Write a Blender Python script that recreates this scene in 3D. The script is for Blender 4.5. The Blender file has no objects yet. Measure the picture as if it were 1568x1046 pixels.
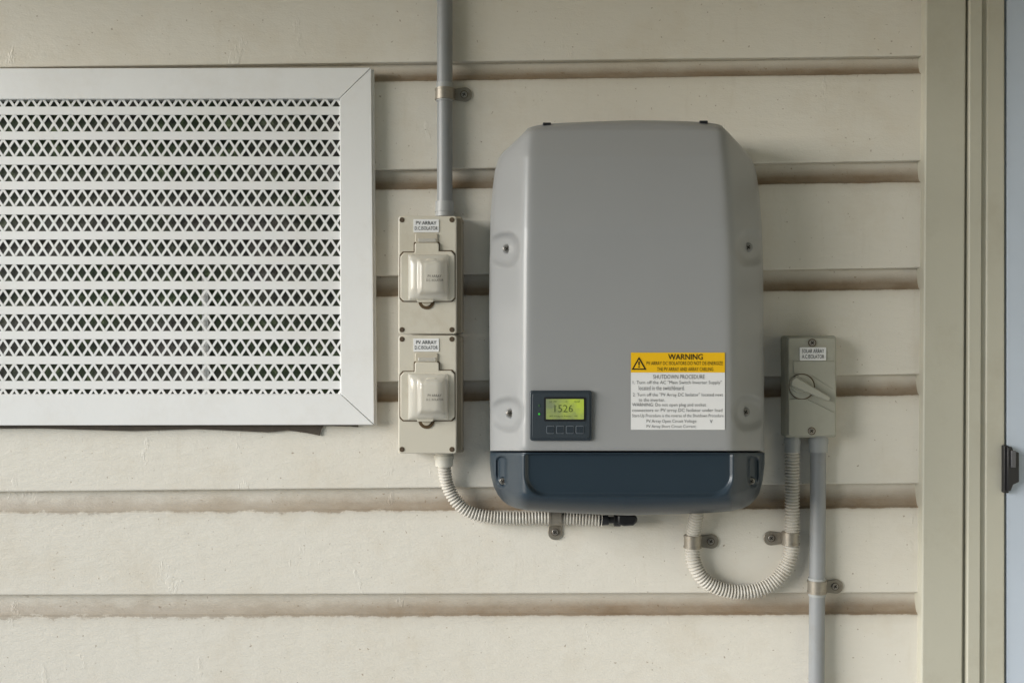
import bpy, math, random
import numpy as np
from mathutils import Vector
random.seed(4)
S=0.0012; D=1.9; CZ=1.5
scene=bpy.context.scene
def W(px,py,d=0.0):
    f=(D-d)/D
    return ((px-784)*S*f, -d, CZ-(py-523)*S*f)

# ------------------------------------------------------------------ materials
def mat(name,col,rough=0.5,metal=0.0,var=0.10,vscale=12,bump=0.0,bscale=300,coat=0.0,dirt=None,dirt_amt=0.0,dscale=25,emit=None,es=0,spec=0.5):
    m=bpy.data.materials.new(name); m.use_nodes=True
    nt=m.node_tree; N=nt.nodes; L=nt.links
    b=N['Principled BSDF']
    b.inputs['Roughness'].default_value=rough
    b.inputs['Metallic'].default_value=metal
    b.inputs['Coat Weight'].default_value=coat
    b.inputs['Specular IOR Level'].default_value=spec
    tc=N.new('ShaderNodeTexCoord')
    n=N.new('ShaderNodeTexNoise'); n.inputs['Scale'].default_value=vscale; n.inputs['Detail'].default_value=5
    L.new(tc.outputs['Object'],n.inputs['Vector'])
    mx=N.new('ShaderNodeMix'); mx.data_type='RGBA'
    mx.inputs[6].default_value=(*[c*(1-var) for c in col],1)
    mx.inputs[7].default_value=(*[min(1,c*(1+var)) for c in col],1)
    L.new(n.outputs['Fac'],mx.inputs[0])
    out=mx.outputs[2]
    if dirt:
        n2=N.new('ShaderNodeTexNoise'); n2.inputs['Scale'].default_value=dscale; n2.inputs['Detail'].default_value=8; n2.inputs['Roughness'].default_value=.7
        L.new(tc.outputs['Object'],n2.inputs['Vector'])
        r=N.new('ShaderNodeMapRange'); r.inputs[1].default_value=.5; r.inputs[2].default_value=.75; r.inputs[4].default_value=dirt_amt
        L.new(n2.outputs['Fac'],r.inputs[0])
        m2=N.new('ShaderNodeMix'); m2.data_type='RGBA'; m2.inputs[7].default_value=(*dirt,1)
        L.new(out,m2.inputs[6]); L.new(r.outputs[0],m2.inputs[0]); out=m2.outputs[2]
    L.new(out,b.inputs['Base Color'])
    if emit:
        b.inputs['Emission Color'].default_value=(*emit,1); b.inputs['Emission Strength'].default_value=es
    if bump:
        n3=N.new('ShaderNodeTexNoise'); n3.inputs['Scale'].default_value=bscale; n3.inputs['Detail'].default_value=3
        L.new(tc.outputs['Object'],n3.inputs['Vector'])
        bp=N.new('ShaderNodeBump'); bp.inputs['Strength'].default_value=bump; bp.inputs['Distance'].default_value=.001
        L.new(n3.outputs['Fac'],bp.inputs['Height']); L.new(bp.outputs[0],b.inputs['Normal'])
    return m

M_white=mat('vent_white_paint',(.84,.84,.825),.40,var=.02,bump=.2,bscale=120,dirt=(.60,.54,.44),dirt_amt=.22,dscale=9)
M_inv=mat('inverter_grey',(.325,.33,.33),.30,var=.02,bump=.08,bscale=900)
M_slate=mat('inverter_slate',(.026,.041,.056),.32,var=.05,bump=.12,bscale=900)
M_dk=mat('display_slate',(.032,.042,.052),.35,var=.05)
M_blk=mat('black_plastic',(.015,.015,.017),.4)
M_beige=mat('isolator_beige',(.64,.60,.50),.36,var=.05,bump=.1,bscale=500,dirt=(.40,.32,.20),dirt_amt=.35,dscale=14)
M_beige2=mat('isolator_tab',(.54,.49,.39),.3,var=.08)
M_base=mat('isolator_base',(.33,.285,.21),.5,var=.08)
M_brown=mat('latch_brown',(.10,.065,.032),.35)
M_ac=mat('isolator_greygreen',(.40,.395,.33),.40,var=.05,bump=.1,bscale=500,dirt=(.22,.18,.12),dirt_amt=.35,dscale=14)
M_pipe=mat('conduit_grey',(.28,.29,.295),.38,var=.08,vscale=8,dirt=(.22,.19,.14),dirt_amt=.3,dscale=30)
M_cup=mat('coupling_grey',(.36,.37,.365),.4,var=.08)
M_flex=mat('flex_conduit',(.58,.55,.49),.38,var=.1,dirt=(.28,.22,.14),dirt_amt=.5,dscale=40)
M_zinc=mat('aged_zinc',(.33,.30,.25),.42,metal=.55,var=.35,vscale=60,dirt=(.13,.09,.05),dirt_amt=.7,dscale=60)
M_scr=mat('steel_screw',(.42,.39,.35),.35,metal=.8,var=.2,vscale=200)
M_scrd=mat('dark_screw',(.10,.07,.045),.5,var=.2)
M_lab=mat('label_white',(.82,.82,.81),.4,var=.02)
M_yel=mat('label_yellow',(.88,.52,.010),.4,var=.02)
M_txt=mat('label_text',(.008,.008,.008),.5)
M_txt2=mat('label_text_grey',(.012,.012,.014),.5)
M_line=mat('button_line',(.16,.18,.20),.4)
M_led=mat('led_green',(.05,.45,.05),.4,emit=(.1,1,.1),es=.15)
M_trim=mat('trim_cream',(.52,.505,.42),.45,var=.07,vscale=5,bump=.3,bscale=80,dirt=(.3,.25,.16),dirt_amt=.28,dscale=6)
M_door=mat('door_paint',(.53,.60,.70),.4,var=.04,bump=.15,bscale=100)
M_dark=mat('gap_dark',(.03,.024,.018),.8)
M_undershade=mat('vent_undershade',(.07,.055,.04),.7,var=.3,vscale=60)
M_roof=mat('roof_blocker_paint',(.46,.40,.29),.6)
M_conc=mat('concrete',(.50,.52,.55),.8,var=.15,vscale=6,bump=.5,bscale=80)
M_grass=mat('grass',(.06,.10,.03),.9,var=.4,vscale=3)
M_blocker=mat('hedge_blocker_foliage',(.045,.075,.03),.8,var=.6,vscale=14,bump=.8,bscale=30)

def lcd():
    m=bpy.data.materials.new('lcd_screen'); m.use_nodes=True
    N=m.node_tree.nodes; L=m.node_tree.links; b=N['Principled BSDF']
    tc=N.new('ShaderNodeTexCoord'); sp=N.new('ShaderNodeSeparateXYZ'); L.new(tc.outputs['Object'],sp.inputs[0])
    r=N.new('ShaderNodeMapRange'); x0=W(836,0,.212)[0]; x1=W(896,0,.212)[0]
    r.inputs[1].default_value=x0; r.inputs[2].default_value=x1; L.new(sp.outputs[0],r.inputs[0])
    n=N.new('ShaderNodeTexNoise'); n.inputs['Scale'].default_value=60; n.inputs['Detail'].default_value=4; L.new(tc.outputs['Object'],n.inputs['Vector'])
    a=N.new('ShaderNodeMath'); a.operation='MULTIPLY_ADD'; a.inputs[1].default_value=1.8; a.inputs[2].default_value=-.95
    L.new(n.outputs['Fac'],a.inputs[0])
    a2=N.new('ShaderNodeMath'); a2.operation='ADD'; L.new(a.outputs[0],a2.inputs[0]); L.new(r.outputs[0],a2.inputs[1])
    cr=N.new('ShaderNodeValToRGB'); cr.color_ramp.elements[0].color=(.17,.20,.11,1); cr.color_ramp.elements[1].color=(.36,.45,.06,1)
    L.new(a2.outputs[0],cr.inputs[0]); L.new(cr.outputs[0],b.inputs['Base Color']); L.new(cr.outputs[0],b.inputs['Emission Color'])
    b.inputs['Emission Strength'].default_value=.3; b.inputs['Roughness'].default_value=.3
    return m
M_lcd=lcd()
def clear():
    m=bpy.data.materials.new('clear_cover'); m.use_nodes=True
    N=m.node_tree.nodes; L=m.node_tree.links; b=N['Principled BSDF']
    b.inputs['Base Color'].default_value=(.82,.79,.71,1); b.inputs['Roughness'].default_value=.14
    b.inputs['Alpha'].default_value=.55; b.inputs['Coat Weight'].default_value=.7; b.inputs['Coat Roughness'].default_value=.08
    return m
M_clear=clear()

def wallmat():
    m=bpy.data.materials.new('weatherboard_paint'); m.use_nodes=True
    nt=m.node_tree; N=nt.nodes; L=nt.links; b=N['Principled BSDF']
    b.inputs['Roughness'].default_value=.42
    tc=N.new('ShaderNodeTexCoord')
    def noise(scale,detail=4,stretch=None,rough=.5):
        n=N.new('ShaderNodeTexNoise'); n.inputs['Scale'].default_value=scale; n.inputs['Detail'].default_value=detail; n.inputs['Roughness'].default_value=rough
        if stretch:
            mp=N.new('ShaderNodeMapping'); mp.inputs['Scale'].default_value=stretch
            L.new(tc.outputs['Object'],mp.inputs[0]); L.new(mp.outputs[0],n.inputs['Vector'])
        else: L.new(tc.outputs['Object'],n.inputs['Vector'])
        return n.outputs['Fac']
    def mrange(s,a,bb,c,d):
        r=N.new('ShaderNodeMapRange'); r.inputs[1].default_value=a; r.inputs[2].default_value=bb; r.inputs[3].default_value=c; r.inputs[4].default_value=d
        L.new(s,r.inputs[0]); return r.outputs[0]
    def math_(op,a,bb):
        x=N.new('ShaderNodeMath'); x.operation=op
        for i,v in enumerate((a,bb)):
            if isinstance(v,(int,float)): x.inputs[i].default_value=v
            else: L.new(v,x.inputs[i])
        return x.outputs[0]
    def mix(f,a,bb):
        x=N.new('ShaderNodeMix'); x.data_type='RGBA'
        if isinstance(f,(int,float)): x.inputs[0].default_value=f
        else: L.new(f,x.inputs[0])
        for i,v in ((6,a),(7,bb)):
            if isinstance(v,tuple): x.inputs[i].default_value=(*v,1)
            else: L.new(v,x.inputs[i])
        return x.outputs[2]
    base=mix(noise(3,5),(.73,.685,.59),(.79,.76,.685))
    base=mix(mrange(noise(7,6,None,.65),.50,.72,0,.30),base,(.60,.51,.37))
    base=mix(mrange(noise(10,4,(6,1,.8),.6),.58,.75,0,.12),base,(.52,.45,.32))
    base=mix(mrange(noise(130,2),.70,.74,0,.65),base,(.28,.20,.12))
    base=mix(mrange(noise(22,8,(.7,1,1.6),.8),.68,.70,0,.40),base,(.42,.33,.22))
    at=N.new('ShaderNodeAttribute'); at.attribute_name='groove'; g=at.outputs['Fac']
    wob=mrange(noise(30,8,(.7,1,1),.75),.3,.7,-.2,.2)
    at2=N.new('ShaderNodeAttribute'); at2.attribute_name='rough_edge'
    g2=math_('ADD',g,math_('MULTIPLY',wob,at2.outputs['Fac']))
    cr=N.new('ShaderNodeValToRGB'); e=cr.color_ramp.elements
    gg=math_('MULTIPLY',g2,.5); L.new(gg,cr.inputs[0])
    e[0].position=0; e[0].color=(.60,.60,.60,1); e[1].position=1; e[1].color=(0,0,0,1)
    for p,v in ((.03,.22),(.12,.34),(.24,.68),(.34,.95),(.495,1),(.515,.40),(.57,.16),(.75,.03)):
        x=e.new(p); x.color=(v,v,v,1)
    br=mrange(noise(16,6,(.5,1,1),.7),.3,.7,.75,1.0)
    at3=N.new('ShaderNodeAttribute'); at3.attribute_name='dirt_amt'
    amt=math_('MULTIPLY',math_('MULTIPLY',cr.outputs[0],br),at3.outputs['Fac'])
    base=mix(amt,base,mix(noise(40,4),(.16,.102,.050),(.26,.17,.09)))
    L.new(base,b.inputs['Base Color'])
    h=math_('ADD',math_('MULTIPLY',noise(70,5,(.35,1,1),.6),1.3),math_('MULTIPLY',noise(420,2,(.6,1,1)),.4))
    h=math_('ADD',h,math_('MULTIPLY',mrange(noise(14,6,(1.2,1,.5),.7),.62,.66,0,1),.35))
    bp=N.new('ShaderNodeBump'); bp.inputs['Strength'].default_value=.6; bp.inputs['Distance'].default_value=.0016
    L.new(h,bp.inputs['Height']); L.new(bp.outputs[0],b.inputs['Normal'])
    return m
M_wall=wallmat()

# ------------------------------------------------------------------ helpers
def empty(name):
    o=bpy.data.objects.new(name,None); o.empty_display_size=.05; scene.collection.objects.link(o); return o
def mk(name,verts,faces,m,parent=None,smooth=False,bevel=0,seg=2):
    me=bpy.data.meshes.new(name); me.from_pydata([tuple(v) for v in verts],[],faces); me.update()
    import bmesh
    bm=bmesh.new(); bm.from_mesh(me); bmesh.ops.recalc_face_normals(bm,faces=bm.faces); bm.to_mesh(me); bm.free()
    me.materials.append(m)
    o=bpy.data.objects.new(name,me); scene.collection.objects.link(o)
    if parent: o.parent=parent
    if bevel:
        md=o.modifiers.new('b','BEVEL'); md.width=bevel; md.segments=seg; md.limit_method='ANGLE'; md.angle_limit=math.radians(40)
        smooth=True
    if smooth:
        for p in me.polygons: p.use_smooth=True
        if bevel:
            try: me.set_sharp_from_angle(angle=math.radians(35))
            except Exception: pass
            md.harden_normals=False
    return o
def rrect(x0,y0,x1,y1,r=0,n=5):
    if r<=0: return [(x0,y0),(x1,y0),(x1,y1),(x0,y1)]
    out=[]
    for cx,cy,a0 in ((x1-r,y0+r,-90),(x1-r,y1-r,0),(x0+r,y1-r,90),(x0+r,y0+r,180)):
        for i in range(n+1):
            a=math.radians(a0+90*i/n); out.append((cx+r*math.cos(a),cy+r*math.sin(a)))
    return out
def plate(name,pts,d0,d1,m,parent,bevel=0,seg=2):
    """solid slab, outline traced at its front face (depth d1), straight sides back to d0"""
    f=[W(x,y,d1) for x,y in pts]; bk=[(v[0],-d0,v[2]) for v in f]; n=len(pts)
    faces=[list(range(n)),list(range(2*n-1,n-1,-1))]+[[i,(i+1)%n,n+(i+1)%n,n+i] for i in range(n)]
    return mk(name,f+bk,faces,m,parent,bevel=bevel,seg=seg)
def circ(cx,cy,r,n=24): return [(cx+r*math.cos(2*math.pi*i/n),cy+r*math.sin(2*math.pi*i/n)) for i in range(n)]
def disc(name,cx,cy,r,d0,d1,m,parent,bevel=0,n=24): return plate(name,circ(cx,cy,r,n),d0,d1,m,parent,bevel=bevel)
def screw(name,cx,cy,r,d,m,parent,slot=M_dark,ang=20):
    disc(name,cx,cy,r,d-.006,d+.0015,m,parent,bevel=.0006)
    a=math.radians(ang)
    for k in (0,1):
        aa=a+k*math.pi/2; c,s=math.cos(aa),math.sin(aa); l=r*.62; w=r*.16
        pts=[(cx+c*l-s*w,cy+s*l+c*w),(cx-c*l-s*w,cy-s*l+c*w),(cx-c*l+s*w,cy-s*l-c*w),(cx+c*l+s*w,cy+s*l-c*w)]
        plate(name+'_slot',pts,d+.001,d+.0018+.0002*k,slot,parent)
def sweep(name,pts,rad,m,parent,n=20,step=None,caps=True,smooth=True):
    P=[Vector(p) for p in pts]
    if len(P)>2:
        Q=[]; E=[P[0]+(P[0]-P[1])]+P+[P[-1]+(P[-1]-P[-2])]
        for i in range(1,len(E)-2):
            for k in range(24):
                t=k/24; a,b,c,d=E[i-1],E[i],E[i+1],E[i+2]
                Q.append(.5*((2*b)+(c-a)*t+(2*a-5*b+4*c-d)*t*t+(-a+3*b-3*c+d)*t**3))
        Q.append(P[-1]); P=Q
    L=[0]
    for i in range(1,len(P)): L.append(L[-1]+(P[i]-P[i-1]).length)
    step=step or L[-1]/max(1,len(P)-1)
    cnt=max(2,int(L[-1]/step)+1)
    ss=np.linspace(0,L[-1],cnt); arr=np.array(P)
    C=np.stack([np.interp(ss,L,arr[:,k]) for k in range(3)],1)
    V=[];F=[]
    T=np.gradient(C,axis=0)
    for i in range(cnt):
        t=Vector(T[i]).normalized(); up=Vector((0,-1,0)); side=t.cross(up)
        if side.length<1e-4: side=Vector((1,0,0))
        side.normalize(); up=side.cross(t).normalized()
        r=rad(ss[i]) if callable(rad) else rad
        for k in range(n):
            a=2*math.pi*k/n; V.append(Vector(C[i])+side*math.cos(a)*r+up*math.sin(a)*r)
    for i in range(cnt-1):
        for k in range(n):
            F.append([i*n+k,i*n+(k+1)%n,(i+1)*n+(k+1)%n,(i+1)*n+k])
    if caps: F.append(list(range(n))); F.append([(cnt-1)*n+k for k in range(n)][::-1])
    o=mk(name,V,F,m,parent,smooth=smooth)
    try: o.data.set_sharp_from_angle(angle=math.radians(60))
    except Exception: pass
    return o
def flex(name,pxpts,d,rpx,m,parent,period=4.8):
    pr=period*S
    def rad(s):
        ph=(s/pr)%1
        return rpx*S*(1.0-.26*(0.5-0.5*math.cos(2*math.pi*ph))**1.5)
    return sweep(name,[W(x,y,(d if len(t)==0 else t[0])) for x,y,*t in pxpts],rad,m,parent,n=20,step=pr/8)
def txt(name,s,x0,x1,y0,y1,d,m,parent,bold=0):
    cu=bpy.data.curves.new(name,'FONT'); cu.body=s; cu.size=1; cu.resolution_u=2; cu.offset=bold
    ob=bpy.data.objects.new(name,cu); scene.collection.objects.link(ob)
    dg=bpy.context.evaluated_depsgraph_get()
    me=bpy.data.meshes.new_from_object(ob.evaluated_get(dg)); bpy.data.objects.remove(ob)
    co=np.array([v.co[:] for v in me.vertices]); mn=co.min(0); mxx=co.max(0)
    for v in me.vertices:
        u=(v.co.x-mn[0])/(mxx[0]-mn[0]); w=(v.co.y-mn[1])/(mxx[1]-mn[1])
        v.co=W(x0+u*(x1-x0),y1+w*(y0-y1),d)
    me.materials.clear(); me.materials.append(m); me.update()
    o=bpy.data.objects.new(name,me); scene.collection.objects.link(o); o.parent=parent
    return o
def saddle(parent,cx,cy,half_len,rpx,d,side,tab_len,ang_vertical=True,name='saddle'):
    if ang_vertical: a,b=(cx,cy-half_len),(cx,cy+half_len)
    else: a,b=(cx-half_len,cy),(cx+half_len,cy)
    f=(rpx+1.8)*S
    sweep(name+'_band',[W(*a,d),W(*b,d)],f,M_zinc,parent,n=28,step=half_len*S)
    for t in (-.8,.8):
        if ang_vertical: p,q=(cx,cy+half_len*t-1.2),(cx,cy+half_len*t+1.2)
        else: p,q=(cx+half_len*t-1.2,cy),(cx+half_len*t+1.2,cy)
        sweep(name+'_rib',[W(*p,d),W(*q,d)],f+.0009,M_zinc,parent,n=28,step=.002)
    w=11
    def arc(cx_,cy_,r,a0,a1,n=10): return [(cx_+r*math.cos(math.radians(a0+(a1-a0)*i/n)),cy_+r*math.sin(math.radians(a0+(a1-a0)*i/n))) for i in range(n+1)]
    if side=='R':
        ex=cx+rpx+tab_len-w; pts=[(cx+rpx-2,cy-8)]+arc(ex,cy,w,-90,90)+[(cx+rpx-2,cy+8)]; sc=(ex-1,cy)
    elif side=='L':
        ex=cx-rpx-tab_len+w; pts=[(cx-rpx+2,cy+8)]+arc(ex,cy,w,90,270)+[(cx-rpx+2,cy-8)]; sc=(ex+1,cy)
    else:
        ey=cy+rpx+tab_len-w; pts=[(cx+9,cy+rpx-3)]+arc(cx,ey,w,0,180)+[(cx-9,cy+rpx-3)]; sc=(cx,ey-1)
    plate(name+'_tab',pts,.0012,.0045,M_zinc,parent,bevel=.0008)
    disc(name+'_washer',sc[0],sc[1],5.8,.002,.0050,M_scrd,parent)
    screw(name+'_screw',sc[0],sc[1],4.8,.0060,M_scr,parent,ang=35)

# ------------------------------------------------------------------ weatherboard wall
lips=[ (104,86,30,27),(271,246,28,33),(432,410,30,33),(593,573,30,32),(753,740,33,37),(911,907,34,33)]
allr=[]
for k in range(3,0,-1): allr.append((104-164*k,86-164*k,28,28))
allr+=lips
for k in range(1,5): allr.append((911+162*k,907+165*k,33,33))
V=[];F=[];G=[];RE=[];DA=[]
XL,XR=-1400,1416
NX=24
def yat(yl,yr,x): return yl+(yr-yl)*x/1415.0
for bi in range(len(allr)-1):
    a=allr[bi]; n=allr[bi+1]
    prof=[]
    for k in range(13):
        g=k/12; prof.append(('g',g,-.015*math.sqrt(max(0,1-g*g))))
    prof[0]=('g',-.12,-.015)
    prof+= [('g',1.03,.0005),('f',.06,.0006),('f',.5,.0004),('f',.985,.0002),('f',.996,-.0006),('f',1.0,-.002),('f',1.0,-.018)]
    start=len(V)
    for j in range(NX+1):
        x=XL+(XR-XL)*j/NX
        y0=yat(a[0],a[1],x); y1=yat(n[0],n[1],x); gh=a[2]+(a[3]-a[2])*max(0,min(1,x/1415))
        for typ,t,d in prof:
            if typ=='g': y=y0+gh*t; g=t
            else:
                y=y0+gh+(y1-y0-gh)*t; g=(y-y0)/gh
                if t>=.98: g=3
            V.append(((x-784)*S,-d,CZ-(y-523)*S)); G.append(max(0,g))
            low=1 if bi>=7 else 0
            left=max(0,min(1,(800-x)/500))
            RE.append(.25+ .75*left*low)
            DA.append(.97-(.38*left*low))
    m=len(prof)
    for j in range(NX):
        for k in range(m-1):
            s=start+j*m+k; F.append([s,s+1,s+m+1,s+m])
o=mk('weatherboard_wall',V,F,M_wall)
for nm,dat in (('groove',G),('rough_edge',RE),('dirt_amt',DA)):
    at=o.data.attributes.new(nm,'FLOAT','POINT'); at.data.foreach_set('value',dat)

# ------------------------------------------------------------------ ventilation grille
vent=empty('wall_vent_grille')
OL,IL=-420,-370
FD0,FD1=.001,.025
plate('frame_top',[(OL,106),(568,104),(519.5,151.5),(IL,153)],FD0,FD1,M_white,vent,bevel=.0012)
plate('frame_right',[(568.4,104.4),(573,650),(521.6,602.7),(520.0,151.8)],FD0,FD1,M_white,vent,bevel=.0012)
plate('frame_bottom',[(521.2,603.3),(572.6,650.6),(OL,652),(IL,604)],FD0,FD1,M_white,vent,bevel=.0012)
plate('frame_left',[(OL-.6,107),(IL-.8,153.5),(IL-.8,603.5),(OL-.6,651.4)],FD0,FD1,M_white,vent,bevel=.0012)
plate('frame_lip_right',[(569.5,106),(572,106),(576.5,651),(573.8,651)],FD0,.014,M_white,vent,bevel=.001)
V=[];F=[]
def boxseg(p,q,w,d0,d1):
    (x0,y0),(x1,y1)=p,q; L_=math.hypot(x1-x0,y1-y0); nx,ny=-(y1-y0)/L_*w/2,(x1-x0)/L_*w/2
    f=[W(x0+nx,y0+ny,d1),W(x1+nx,y1+ny,d1),W(x1-nx,y1-ny,d1),W(x0-nx,y0-ny,d1)]
    s=len(V); V.extend(f); V.extend([(a,-d0,c) for a,b,c in f])
    F.extend([[s,s+1,s+2,s+3],[s,s+4,s+5,s+1],[s+1,s+5,s+6,s+2],[s+2,s+6,s+7,s+3],[s+3,s+7,s+4,s]])
GD=.019; pitch=17.3; bars=[170+38.15*k for k in range(12)]
for y in bars: boxseg((IL-4,y),(522,y),12.5,GD-.0020,GD+.0012)
nx=int((522-IL)/pitch)+1
for r in range(13):
    yc=(bars[0]-19.07)+38.15*r
    for i in range(nx):
        xc=521-pitch*(i+.35); h=13.4; w=pitch/2
        def clipy(p,q):
            lo,hi=152,604
            (x0,y0),(x1,y1)=p,q
            if y0>y1: x0,y0,x1,y1=x1,y1,x0,y0
            if y1<lo or y0>hi: return None
            if y0<lo: x0+=(x1-x0)*(lo-y0)/(y1-y0); y0=lo
            if y1>hi: x1=x0+(x1-x0)*(hi-y0)/(y1-y0); y1=hi
            return (x0,y0),(x1,y1)
        for sgn,off in ((1,0),(-1,-.0005)):
            c=clipy((xc-w*sgn,yc-h),(xc+w*sgn,yc+h))
            if c: boxseg(c[0],c[1],3.6,GD-.0012+off,GD+off)
mk('lattice',V,F,M_white,vent)
def backmat():
    m=bpy.data.materials.new('vent_backing'); m.use_nodes=True
    N=m.node_tree.nodes; L=m.node_tree.links; b=N['Principled BSDF']; b.inputs['Roughness'].default_value=.5
    tc=N.new('ShaderNodeTexCoord')
    n=N.new('ShaderNodeTexNoise'); n.inputs['Scale'].default_value=34; n.inputs['Detail'].default_value=8; n.inputs['Roughness'].default_value=.75
    n2=N.new('ShaderNodeTexNoise'); n2.inputs['Scale'].default_value=4.5; n2.inputs['Detail'].default_value=4
    L.new(tc.outputs['Object'],n.inputs['Vector']); L.new(tc.outputs['Object'],n2.inputs['Vector'])
    c1=N.new('ShaderNodeValToRGB'); e=c1.color_ramp.elements; e[0].position=.38; e[0].color=(.010,.013,.009,1); e[1].position=.68; e[1].color=(.28,.35,.18,1)
    x=e.new(.54); x.color=(.045,.075,.027,1)
    c2=N.new('ShaderNodeValToRGB'); e=c2.color_ramp.elements; e[0].position=.38; e[0].color=(.016,.014,.012,1); e[1].position=.70; e[1].color=(.20,.19,.17,1)
    L.new(n.outputs['Fac'],c1.inputs[0]); L.new(n.outputs['Fac'],c2.inputs[0])
    r=N.new('ShaderNodeMapRange'); r.inputs[1].default_value=.42; r.inputs[2].default_value=.58; L.new(n2.outputs['Fac'],r.inputs[0])
    mx=N.new('ShaderNodeMix'); mx.data_type='RGBA'; L.new(r.outputs[0],mx.inputs[0]); L.new(c2.outputs[0],mx.inputs[6]); L.new(c1.outputs[0],mx.inputs[7])
    L.new(mx.outputs[2],b.inputs['Base Color']); return m
plate('garden_view_backing',[(IL-10,146),(526,146),(526,610),(IL-10,610)],.0015,.003,backmat(),vent)  # mottled sheet standing in for the garden seen through the grille
plate('inner_mullion',[(309,425),(318,425),(320,606),(310,606)],.003,.012,mat('mullion',(.75,.75,.73),.5),vent)
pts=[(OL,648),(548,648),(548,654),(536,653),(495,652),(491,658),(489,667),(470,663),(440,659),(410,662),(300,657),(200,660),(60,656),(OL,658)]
plate('undershade_strip',pts,.0005,.006,M_undershade,vent)  # dark strip painting the shadow gap below the vent frame

# ------------------------------------------------------------------ supply conduit (top)
c1=empty('electrical_conduit')
sweep('pipe',[W(681,-220,.018),W(681,322,.018)],11.8*S,M_pipe,c1,n=32,step=.05)
sweep('socket',[W(681,128,.018),W(681,156,.018)],13*S,M_cup,c1,n=32,step=.02)
sweep('gland',[W(681,309,.018),W(681,332,.018)],14*S,M_cup,c1,n=32,step=.02)
sweep('gland_ring',[W(681,321,.018),W(681,325,.018)],15*S,M_cup,c1,n=32,step=.02)
saddle(c1,681,145,9,12.6,.018,'R',29)

# ------------------------------------------------------------------ DC isolators
def dc_iso(dy,h):
    p=empty('dc_isolator_switch')
    y0=331+dy; y1=y0+h
    plate('base',rrect(618,y0+1,708,y1-1,4),.001,.047,M_base,p,bevel=.002)
    plate('lid',rrect(610,y0,699,y1,4),.048,.068,M_beige,p,bevel=.0018,seg=3)
    F0=.068
    plate('label',rrect(633,y0+5,672,y0+25,1),F0,F0+.0012,M_lab,p)
    txt('label_text','PV ARRAY',637,668,y0+8,y0+13.5,F0+.0018,M_txt,p,.0)
    txt('label_text','D.C.ISOLATOR',635,670,y0+16,y0+21.5,F0+.0018,M_txt,p,.0)
    plate('hinge_window',rrect(636,y0+27,670,y0+41,2),F0,F0+.003,M_beige2,p,bevel=.0008)
    plate('hinge_bar',rrect(640,y0+34,667,y0+40,1.5),F0+.003,F0+.005,M_clear,p,bevel=.0006)
    yy=y0-331
    fl=[(635,387),(635,374),(637,372),(670,372),(672,374),(672,385),(691,385),(696,391),(696,456),(691,461),(618,461),(613,456),(613,393),(618,387)]
    cx,cy=654,420
    plate('flap_shade_line',[(x+(1.5 if x>cx else -1.5),y+(1.5 if y>cy else -1.5)+yy) for x,y in fl],F0-.002,F0+.0008,M_brown,p)  # brown outline painting the thin shade line round the flap
    plate('flap',[(x,y+yy) for x,y in fl],F0,F0+.006,M_beige,p,bevel=.0015,seg=3)
    plate('knob',rrect(634,396+yy,684,452+yy,10),F0+.006,F0+.012,M_beige2,p,bevel=.002)
    plate('knob_handle',rrect(650,396+yy,670,450+yy,6),F0+.012,F0+.022,M_beige,p,bevel=.002)
    Vv=[];Ff=[];n=44
    xa,xb,ya,yb=625,686,390+yy,460+yy
    for j in range(n+1):
        for i in range(n+1):
            u=-1+2*i/n; v=-1+2*j/n
            e=max(0,1-abs(u)**5); g=max(0,1-abs(v)**5)
            hh=(e*g)**.45
            sd=max(abs(u-.18)/.62,abs(v+.02)/.70)
            blk=1/(1+math.exp((sd-1)*22))
            bump=.016+.009*blk
            Vv.append(W(xa+(xb-xa)*(u+1)/2,ya+(yb-ya)*(v+1)/2,F0+.0062+bump*hh))
    for j in range(n):
        for i in range(n):
            s=j*(n+1)+i; Ff.append([s,s+1,s+n+2,s+n+1])
    mk('clear_cover',Vv,Ff,M_clear,p,smooth=True)
    txt('cover_text','PV ARRAY',655,676,421+yy,425+yy,F0+.034,M_txt2,p)
    txt('cover_text','D.C. ISOLATOR',653,679,427.5+yy,431+yy,F0+.034,M_txt2,p)
    half=[(653+12.5*math.cos(math.radians(a)),461+yy+13*math.sin(math.radians(a))) for a in range(0,181,15)]
    plate('latch_recess',half,F0-.001,F0+.0015,M_brown,p)
    half=[(653+7.5*math.cos(math.radians(a)),461+yy+8*math.sin(math.radians(a))) for a in range(0,181,15)]
    plate('latch_pull',half,F0,F0+.004,M_beige2,p,bevel=.0006)
    plate('latch_tab',rrect(638,453+yy,664,463+yy,3),F0+.006,F0+.011,M_beige,p,bevel=.001)
    for sx,sy in ((615.5,y0+6),(692,y0+6),(615.5,y1-6.5),(692,y1-6.5)):
        disc('screw_hole',sx,sy,3.9,F0-.002,F0+.0006,M_brown,p); disc('screw',sx,sy,2.6,F0-.002,F0+.0012,M_scrd,p)
    for ly in (y0+9,y1-5): plate('lug',rrect(703,ly-3,710,ly+3,2),.03,.044,M_base,p,bevel=.001)
    return p
i1=dc_iso(0,180.5); i2=dc_iso(182.5,181)

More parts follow.
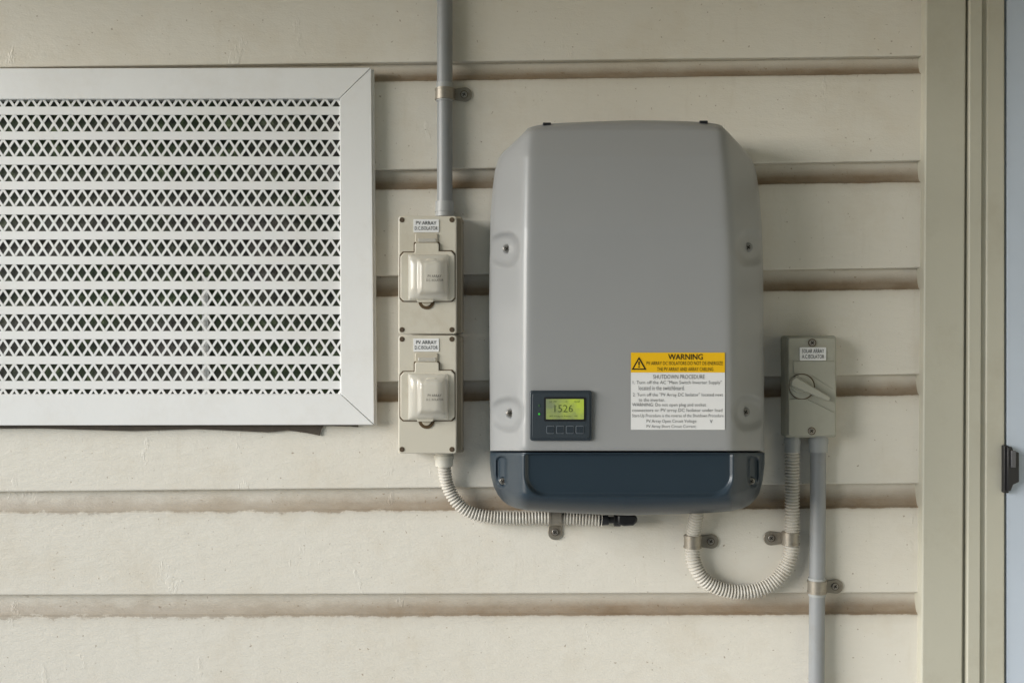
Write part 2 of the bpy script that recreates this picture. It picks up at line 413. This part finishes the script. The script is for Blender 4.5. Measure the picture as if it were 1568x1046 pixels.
# ------------------------------------------------------------------ solar inverter
inv=empty('solar_inverter')
tL=([190,195,200,206,232,240,248,262,285,330,450,690],[810,808,803.5,798,770,764,761,757.5,754.5,751,749,750.5])
tR=([188,193,198,204,236,245,254,268,300,340,400,690],[1104,1107,1112,1118,1147,1152.5,1156,1159,1163,1166,1168.5,1170.5])
cL=([190,230,400,690],[809,805,801,799]); cR=([190,230,300,400,690],[1106,1111,1117,1122,1125])
fr=([186,200,240,350,690],[.160,.170,.180,.195,.205])
def front(y): return float(np.interp(y,*fr))
def softplus(a,k): 
    return k*math.log1p(math.exp(min(50,a/k))) if a/k<50 else a
def sst(a,b,x):
    t=max(0,min(1,(x-a)/(b-a))); return t*t*(3-2*t)
dimples=[(776,381,-1),(781,633,-1),(1146,379,1),(1142,631,1)]
def depth_up(x,y,ytop):
    d=front(y)
    a=float(np.interp(y,*cL))-x; b=x-float(np.interp(y,*cR))
    d-=1.9*S*(softplus(a,3.6)+softplus(b,3.6))
    ex=min(x-float(np.interp(y,*tL)),float(np.interp(y,*tR))-x)
    d-=.014*math.exp(-max(0,ex)/2.5)
    d-=.016*math.exp(-max(0,y-ytop)/2.6)
    if y>684: d-=.0025*sst(686,690,y)
    for cx,cy,sg in dimples:
        ux=(x-cx)*sg; vy=y-cy
        wv=26*(1.0 if vy<0 else 1.15)
        q=(min(0,ux+2)/18)**2+(max(0,ux)/36)**2+(vy/wv)**2
        d-=.020*(1-sst(.25,1.1,q))
    return d
def grid(name,nc,nr,xy,df,m,parent,skirt=.012):
    V=[];F=[]
    for j in range(nr+1):
        for i in range(nc+1):
            x,y=xy(i/nc,j/nr); V.append(W(x,y,max(.03,df(x,y))))
    for j in range(nr):
        for i in range(nc):
            s=j*(nc+1)+i; F.append([s,s+1,s+nc+2,s+nc+1])
    ring=[i for i in range(nc+1)]+[j*(nc+1)+nc for j in range(1,nr+1)]+[nr*(nc+1)+i for i in range(nc-1,-1,-1)]+[j*(nc+1) for j in range(nr-1,0,-1)]
    s=len(V)
    for k in ring: V.append((V[k][0],-skirt,V[k][2]))
    n=len(ring)
    for k in range(n): F.append([ring[k],ring[(k+1)%n],s+(k+1)%n,s+k])
    o=mk(name,V,F,m,parent,smooth=True)
    try: o.data.set_sharp_from_angle(angle=math.radians(50))
    except Exception: pass
    return o
def ytop_of(u): return 197-4*u-10*(1-abs(2*u-1)**2.6)
def xy_up(u,v):
    yt=ytop_of(u); v2=v**1.25
    y=yt+(690-yt)*v2
    yr=195+(690-195)*v2 if v>0 else 195
    ye=max(yr-4*u*(1-v2),190)
    uu=u+ -.055*math.sin(4*math.pi*u)*.8
    l=float(np.interp(ye,*tL)); r=float(np.interp(ye,*tR))
    return l+(r-l)*uu,y
def df_up(x,y):
    u=(x-808)/298; yt=ytop_of(max(0,min(1,u)))
    return depth_up(x,y,yt)
grid('housing',190,210,xy_up,df_up,M_inv,inv)
yb=([749.5,752,756,762,769,778,790,808,840,880,960,1040,1090,1120,1138,1149,1157,1163,1168,1171.5],
    [705,730,745,757,766,773,778,781.5,784,786,789,787,785,782.5,778,772,764,754,735,705])
def xy_dn(u,v):
    uu=.5-.5*math.cos(math.pi*u); uu=.55*uu+.45*u
    x=750+(1171-750)*uu
    y=693.5+(float(np.interp(x,*yb))-693.5)*v
    return x,y
def rr_sd(x,y,cx,cy,hx,hy,r):
    qx=abs(x-cx)-hx+r; qy=abs(y-cy)-hy+r
    return math.hypot(max(qx,0),max(qy,0))+min(max(qx,qy),0)-r
def df_dn(x,y):
    d=.2045
    a=799-x; b=x-1125
    d-=1.9*S*(softplus(a,3.6)+softplus(b,3.6))
    e=float(np.interp(x,*yb))-y
    d-=.040*max(0,1-e/26)**2+.008*math.exp(-max(0,e)/2)
    ex=min(x-750,1171-x); d-=.010*math.exp(-max(0,ex)/2.5)
    if y<697: d-=.002*(1-sst(694,697,y))
    sd=rr_sd(x,y,963,700,160,61,34)
    d-=.0075*(1-sst(-7,1.5,sd))*(1 if y>696 else 0)
    for sx in (768,1153):
        sd=rr_sd(x,y,sx,722,8.5,24,8); d-=.012*(1-sst(-4,1.5,sd))
    return d
grid('connection_cover',260,70,xy_dn,df_dn,M_slate,inv)
plate('seam',[(760,688),(1160,688),(1160,697),(760,697)],.02,.065,M_dark,inv)
plate('mount_bracket',rrect(790,240,1130,740,6),.001,.03,M_scr,inv,bevel=.002)
for sx,sy,_ in dimples:
    dd=df_up(sx,sy)
    disc('screw_seat',sx,sy,7.5,dd-.010,dd+.0045,M_inv,inv,bevel=.001)
    screw('cover_screw',sx,sy,5.4,dd+.0055,M_scr,inv,ang=sx%37)
for sx in (770,1151):
    dd=df_dn(sx,737)
    disc('screw_seat',sx,737,7,dd-.006,dd+.003,M_slate,inv,bevel=.001)
    screw('cover_screw',sx,737,5,dd+.004,M_scr,inv,ang=30)
plate('top_clip',rrect(831,188,844,199,1.5),.12,.150,M_blk,inv,bevel=.001)
plate('top_clip',rrect(1071,185,1084,196,1.5),.12,.150,M_blk,inv,bevel=.001)
DP=.2105
plate('display_frame',rrect(811,598,907,675,5),.19,DP-.001,M_dk,inv,bevel=.002,seg=3)
plate('display_panel',rrect(815,602,903,671,4),DP-.002,DP,mat('display_face',(.042,.053,.063),.35,var=.05),inv,bevel=.0006)
plate('lcd_bezel',rrect(833,608,897,645,2),DP,DP+.0008,M_blk,inv)
plate('lcd',rrect(836,611,894,642,1),DP,DP+.0014,M_lcd,inv)
txt('lcd_digits','1526',849,877,620,631,DP+.0020,mat('lcd_digit',(.06,.085,.03),.4),inv,-.01)
txt('lcd_caption','AC Output Power   W',841,884,636,639,DP+.0020,mat('lcd_digit2',(.10,.13,.04),.4),inv)
txt('lcd_caption','23  PV          ->        12:47',841,888,613.5,616.5,DP+.0020,mat('lcd_digit3',(.10,.13,.04),.4),inv)
disc('status_led',825.5,634,1.6,DP,DP+.001,M_led,inv)
disc('status_led_off',825.5,621,1.6,DP,DP+.001,mat('led_off',(.05,.12,.05),.4),inv)
for k in range(4):
    x=836.5+15*k
    plate('button_rim',rrect(x,652,x+12.5,664,2),DP,DP+.0007,M_line,inv)
    plate('button',rrect(x+.9,652.9,x+11.6,663.1,1.5),DP,DP+.0013,M_dk,inv)
def sheet(name,x0,y0,x1,y1,off,m):
    V=[];F=[];n=8
    for j in range(n+1):
        y=y0+(y1-y0)*j/n
        for x in (x0,x1): V.append(W(x,y,front(y)+off))
    for j in range(n): F.append([2*j,2*j+1,2*j+3,2*j+2])
    return mk(name,V,F,m,inv)
sheet('warning_label_white',966,570,1110,658,.0008,M_lab)
sheet('warning_label_yellow',966,540,1110,570.5,.0010,M_yel)
T=.0016
def tl(s,x0,x1,yc,h,m=M_txt,b=.0): txt('label_line',s,x0,x1,yc-h/2,yc+h/2,front(yc)+T,m,inv,b)
tl('WARNING',1023,1076,546.5,8.8,M_txt,.01)
tl('PV ARRAY DC ISOLATORS DO NOT DE-ENERGIZE',990,1107,556.2,5.6,M_txt,-.005)
tl('THE PV ARRAY AND ARRAY CABLING',1006,1092,565.3,5.6,M_txt,-.005)
tl('SHUTDOWN PROCEDURE',1000,1079,577,6.2,M_txt2,-.01)
tl('1. Turn off the AC "Main Switch Inverter Supply"',969,1105,586.2,6.8,M_txt2,-.01)
tl('located in the switchboard.',978,1048,594,6.6,M_txt2,-.01)
tl('2. Turn off the "PV Array DC Isolator" located next',969,1107,605,6.8,M_txt2,-.01)
tl('to the inverter.',978,1018,612.2,5.4,M_txt2,-.01)
tl('WARNING: Do not open plug and socket',968,1081,620.4,6.6,M_txt2,-.01)
tl('connectors or PV array DC Isolator under load',968,1106,628.8,6.6,M_txt2,-.01)
tl('Start-Up Procedure is the reverse of the Shutdown Procedure',968,1108,637,6.2,M_txt2,-.01)
tl('PV Array Open Circuit Voltage:',990,1067,645.4,6.4,M_txt2,-.01)
tl('V',1087,1091,645.2,5,M_txt2)
tl('PV Array Short Circuit Current:',990,1066,653.4,5.8,M_txt2,-.01)
dd=front(557)+T
def tri(c,r,off,m,nm):
    a=[W(c[0],c[1]-r,dd+off),W(c[0]+r*1.0,c[1]+r*.72,dd+off),W(c[0]-r*1.0,c[1]+r*.72,dd+off)]
    mk(nm,a,[[0,1,2]],m,inv)
tri((978.5,558),11.5,0,M_txt,'hazard_triangle'); tri((978.5,558.6),8.0,.0004,M_yel,'hazard_triangle_fill')
txt('hazard_mark','!',977.3,979.7,553,563,dd+.0008,M_txt,inv,.02)

# ------------------------------------------------------------------ AC isolator
ac=empty('ac_isolator_switch')
plate('base',rrect(1203,514,1281,670,5),.001,.036,M_ac,ac,bevel=.002)
plate('lid',rrect(1207,517,1280,668,4),.037,.056,M_ac,ac,bevel=.0022,seg=3)
F0=.056
plate('lower_panel',[(1207.8,611),(1236,611),(1279,632),(1279,666),(1208,666)],F0-.001,F0+.0025,M_ac,ac,bevel=.0012)
plate('upper_panel',[(1215,553),(1279,553),(1279,598),(1243,575),(1215,572)],F0-.001,F0+.0020,M_ac,ac,bevel=.0012)
plate('label',rrect(1225,532,1265,552,1),F0,F0+.0034,M_lab,ac)
txt('label_text','SOLAR ARRAY',1228,1262,534.5,540.5,F0+.0040,M_txt,ac,.0)
txt('label_text','A.C.ISOLATOR',1228,1262,543,549,F0+.0040,M_txt,ac,.0)
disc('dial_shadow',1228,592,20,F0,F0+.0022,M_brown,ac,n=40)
disc('dial',1228,592,18.5,F0,F0+.006,M_ac,ac,bevel=.0015,n=40)
disc('dial_hub',1225,590,12,F0,F0+.010,M_ac,ac,bevel=.0015,n=32)
def bar(p,q,w0,w1):
    (x0,y0),(x1,y1)=p,q; L_=math.hypot(x1-x0,y1-y0); ux,uy=(x1-x0)/L_,(y1-y0)/L_; nx,ny=-uy,ux
    return [(x0+nx*w0,y0+ny*w0),(x0-ux*3,y0-uy*3),(x0-nx*w0,y0-ny*w0),(x1-nx*w1,y1-ny*w1),(x1+ux*2,y1+uy*2),(x1+nx*w1,y1+ny*w1)]
plate('handle',bar((1216,584),(1270,611),7.5,3.6),F0+.004,F0+.024,M_ac,ac,bevel=.0022,seg=3)
for sx,sy in ((1244,525),(1243,660)):
    disc('screw_hole',sx,sy,6,F0,F0+.0030,M_brown,ac); screw('screw',sx,sy,4.8,F0+.0028,M_scr,ac,ang=50)
for sx,w in ((1213,11.5),(1253,14)):
    sweep('gland',[W(sx,664,.022),W(sx,692,.022)],w*S,M_cup,ac,n=28,step=.02)
    sweep('gland_ring',[W(sx,672,.022),W(sx,679,.022)],(w+1.4)*S,M_cup,ac,n=10,step=.02,smooth=False)

c2=empty('electrical_conduit')
px=lambda y:1253-(y-690)*.008
sweep('pipe',[W(px(688),688,.020),W(px(1600),1600,.020)],11.8*S,M_pipe,c2,n=32,step=.05)
saddle(c2,1251,898,10,12.2,.020,'R',28)
sweep('socket',[W(1251,884,.020),W(1251,912,.020)],13.0*S,M_cup,c2,n=32,step=.02)

f1=empty('flexible_conduit')
U=[(1068,770,.045),(1066,790,.035),(1062,815,.022),(1060,838,.020),(1063,862,.020),(1075,884,.020),(1097,899,.020),(1127,906,.020),(1160,903,.020),(1187,889,.020),(1205,866,.020),(1212,838,.020),(1213,800,.020),(1213,740,.020),(1213,690,.022)]
flex('hose',U,.02,11.3,M_flex,f1)
saddle(f1,1060.5,829,10,11.2,.020,'R',29)
saddle(f1,1210.5,824,10,11.2,.020,'L',30)
f2=empty('flexible_conduit')
U=[(680,704,.030),(681,722,.024),(686,745,.018),(699,768,.017),(720,784,.017),(750,791.5,.017),(790,793,.017),(840,792.5,.017),(880,794,.018),(922,797,.022)]
flex('hose',U,.02,10.2,M_flex,f2)
sweep('gland',[W(680,692,.032),W(680,713,.030)],13.5*S,mat('gland_cream',(.64,.61,.53),.4),f2,n=28,step=.02)
sweep('gland_ring',[W(680,697,.032),W(680,703,.032)],15*S,mat('gland_cream2',(.60,.57,.48),.4),f2,n=12,step=.02,smooth=False)
saddle(f2,850,792.5,10,10.2,.017,'D',24,ang_vertical=False)
sweep('plug_collar',[W(918,797,.024),W(932,796,.026)],7.5*S,M_blk,f2,n=20,step=.01)
sweep('plug_cable',[W(930,796,.026),W(944,796,.028)],5*S,M_blk,f2,n=20,step=.01)
sweep('plug_nut',[W(940,797,.03),W(950,797,.03)],9*S,M_blk,f2,n=8,step=.01,smooth=False)
plate('plug_body',[(946,788),(970,788),(976,792),(977,799),(970,805),(956,806),(946,803)],.018,.045,M_blk,f2,bevel=.004,seg=3)

# ------------------------------------------------------------------ door frame, door, latch
df=empty('door_frame')
Y0,Y1=-240,1660
def strip(nm,xt0,xt1,xb0,xb1,d,m,bev=.0015,par=df):
    def ex(a,b,y): return a+(b-a)*y/1046
    plate(nm,[(ex(xt0,xb0,Y0),Y0),(ex(xt1,xb1,Y0),Y0),(ex(xt1,xb1,Y1),Y1),(ex(xt0,xb0,Y1),Y1)],-.02,d,m,par,bevel=bev)
strip('architrave',1418,1480,1411,1474,.020,M_trim,.003)
strip('quirk',1477,1489,1471,1486,.010,M_trim)
strip('jamb_face',1485,1505,1481,1501,.024,M_trim,.002)
strip('stop',1504,1512,1500,1508,.016,M_trim)
strip('jamb_edge',1511,1539,1508,1539,.020,M_trim,.003)
strip('shadow_gap',1536,1544,1536,1544,.002,M_dark)
dr=empty('exterior_door')
strip('leaf',1541.5,2050,1541.5,2050,.016,M_door,.002,par=dr)
plate('latch_plate',rrect(1537.5,682,1545,755,2),.014,.030,M_blk,dr,bevel=.001)
plate('latch_body',[(1543,684),(1550,684),(1552,690),(1561,693),(1561,738),(1552,742),(1548,752),(1543,752)],.014,.036,M_blk,dr,bevel=.0015)
plate('latch_bolt',rrect(1549,690,1556,716,1),.036,.040,mat('latch_sheen',(.10,.10,.11),.3),dr,bevel=.0008)

# ------------------------------------------------------------------ surroundings (porch, ground)
def box(name,x0,x1,y0,y1,z0,z1,m,parent=None):
    v=[(x,y,z) for z in (z0,z1) for x,y in ((x0,y0),(x1,y0),(x1,y1),(x0,y1))]
    return mk(name,v,[[0,1,2,3],[4,5,6,7],[0,1,5,4],[1,2,6,5],[2,3,7,6],[3,0,4,7]],m,parent)
box('roof_blocker',-1.9,1.7,-2.3,.05,2.40,2.50,M_roof)  # out-of-view roof, placed to block overhead light and dim the upper wall
box('side_blocker',1.45,1.55,-2.3,-.03,0.0,2.395,M_trim)  # unseen wall added to block light from the right
box('porch_floor',-3.5,3.0,-3.2,.02,-.12,.0,M_conc)
box('ground',-150,150,-150,150,-.4,-.14,M_grass)
box('house_footing',-2.61,1.44,-.035,.03,.005,.14,M_conc)
# dark hedge added behind the camera, cuts sky light from the front right
V=[];F=[]
nu,nv=90,26
for j in range(nv+1):
    for i in range(nu+1):
        x=-1.2+6.2*i/nu; t=j/nv
        if t<.4: y=-4.0; z=-.15+2.5*t/.4
        elif t<.6: y=-4.0-1.0*(t-.4)/.2; z=2.35
        else: y=-5.0; z=2.35-2.5*(t-.6)/.4
        r=lambda a:random.uniform(-a,a)
        V.append((x+r(.05),y+r(.10),z+r(.08)))
for j in range(nv):
    for i in range(nu):
        s=j*(nu+1)+i; F.append([s,s+1,s+nu+2,s+nu+1])
for k in range(5000):
    x=random.uniform(-1.2,5); s_=random.choice([0,0,1])
    c=Vector((x,-3.95+random.uniform(-.12,.1),random.uniform(-.1,2.4))) if s_==0 else Vector((x,random.uniform(-5,-4),2.38+random.uniform(-.08,.1)))
    a=Vector((random.uniform(-1,1),random.uniform(-1,1),random.uniform(-1,1))).normalized(); b=a.orthogonal().normalized()
    s=len(V); V+= [c-a*.045,c+b*.02,c+a*.045,c-b*.02]; F.append([s,s+1,s+2,s+3])
mk('hedge_blocker',V,F,M_blocker)

# ------------------------------------------------------------------ light
w=bpy.data.worlds.new('World'); scene.world=w; w.use_nodes=True
nt=w.node_tree; bg=nt.nodes['Background']; sky=nt.nodes.new('ShaderNodeTexSky'); sky.sky_type='NISHITA'; sky.sun_disc=False
EL=math.radians(11); AZ=math.radians(-63)
sd=Vector((math.sin(AZ)*math.cos(EL),-math.cos(AZ)*math.cos(EL),math.sin(EL)))
sky.sun_elevation=EL; sky.dust_density=.3; sky.ozone_density=2.5
sky.sun_rotation=math.atan2(sd.x,sd.y)
nt.links.new(sky.outputs[0],bg.inputs[0]); bg.inputs[1].default_value=.13
sl=bpy.data.lights.new('sun','SUN'); sl.energy=5.0; sl.angle=math.radians(42); sl.color=(1,.98,.95)
so=bpy.data.objects.new('sun',sl); scene.collection.objects.link(so)
so.rotation_euler=(-sd).to_track_quat('-Z','Y').to_euler()

cam=bpy.data.cameras.new('camera'); co=bpy.data.objects.new('camera',cam); scene.collection.objects.link(co)
co.location=(0,-D,CZ); co.rotation_euler=(math.radians(90),0,0)
cam.sensor_width=36; cam.lens=36*D/(1568*S); cam.clip_start=.05; cam.clip_end=400
scene.camera=co
scene.view_settings.view_transform='Standard'; scene.view_settings.look='None'; scene.view_settings.exposure=0
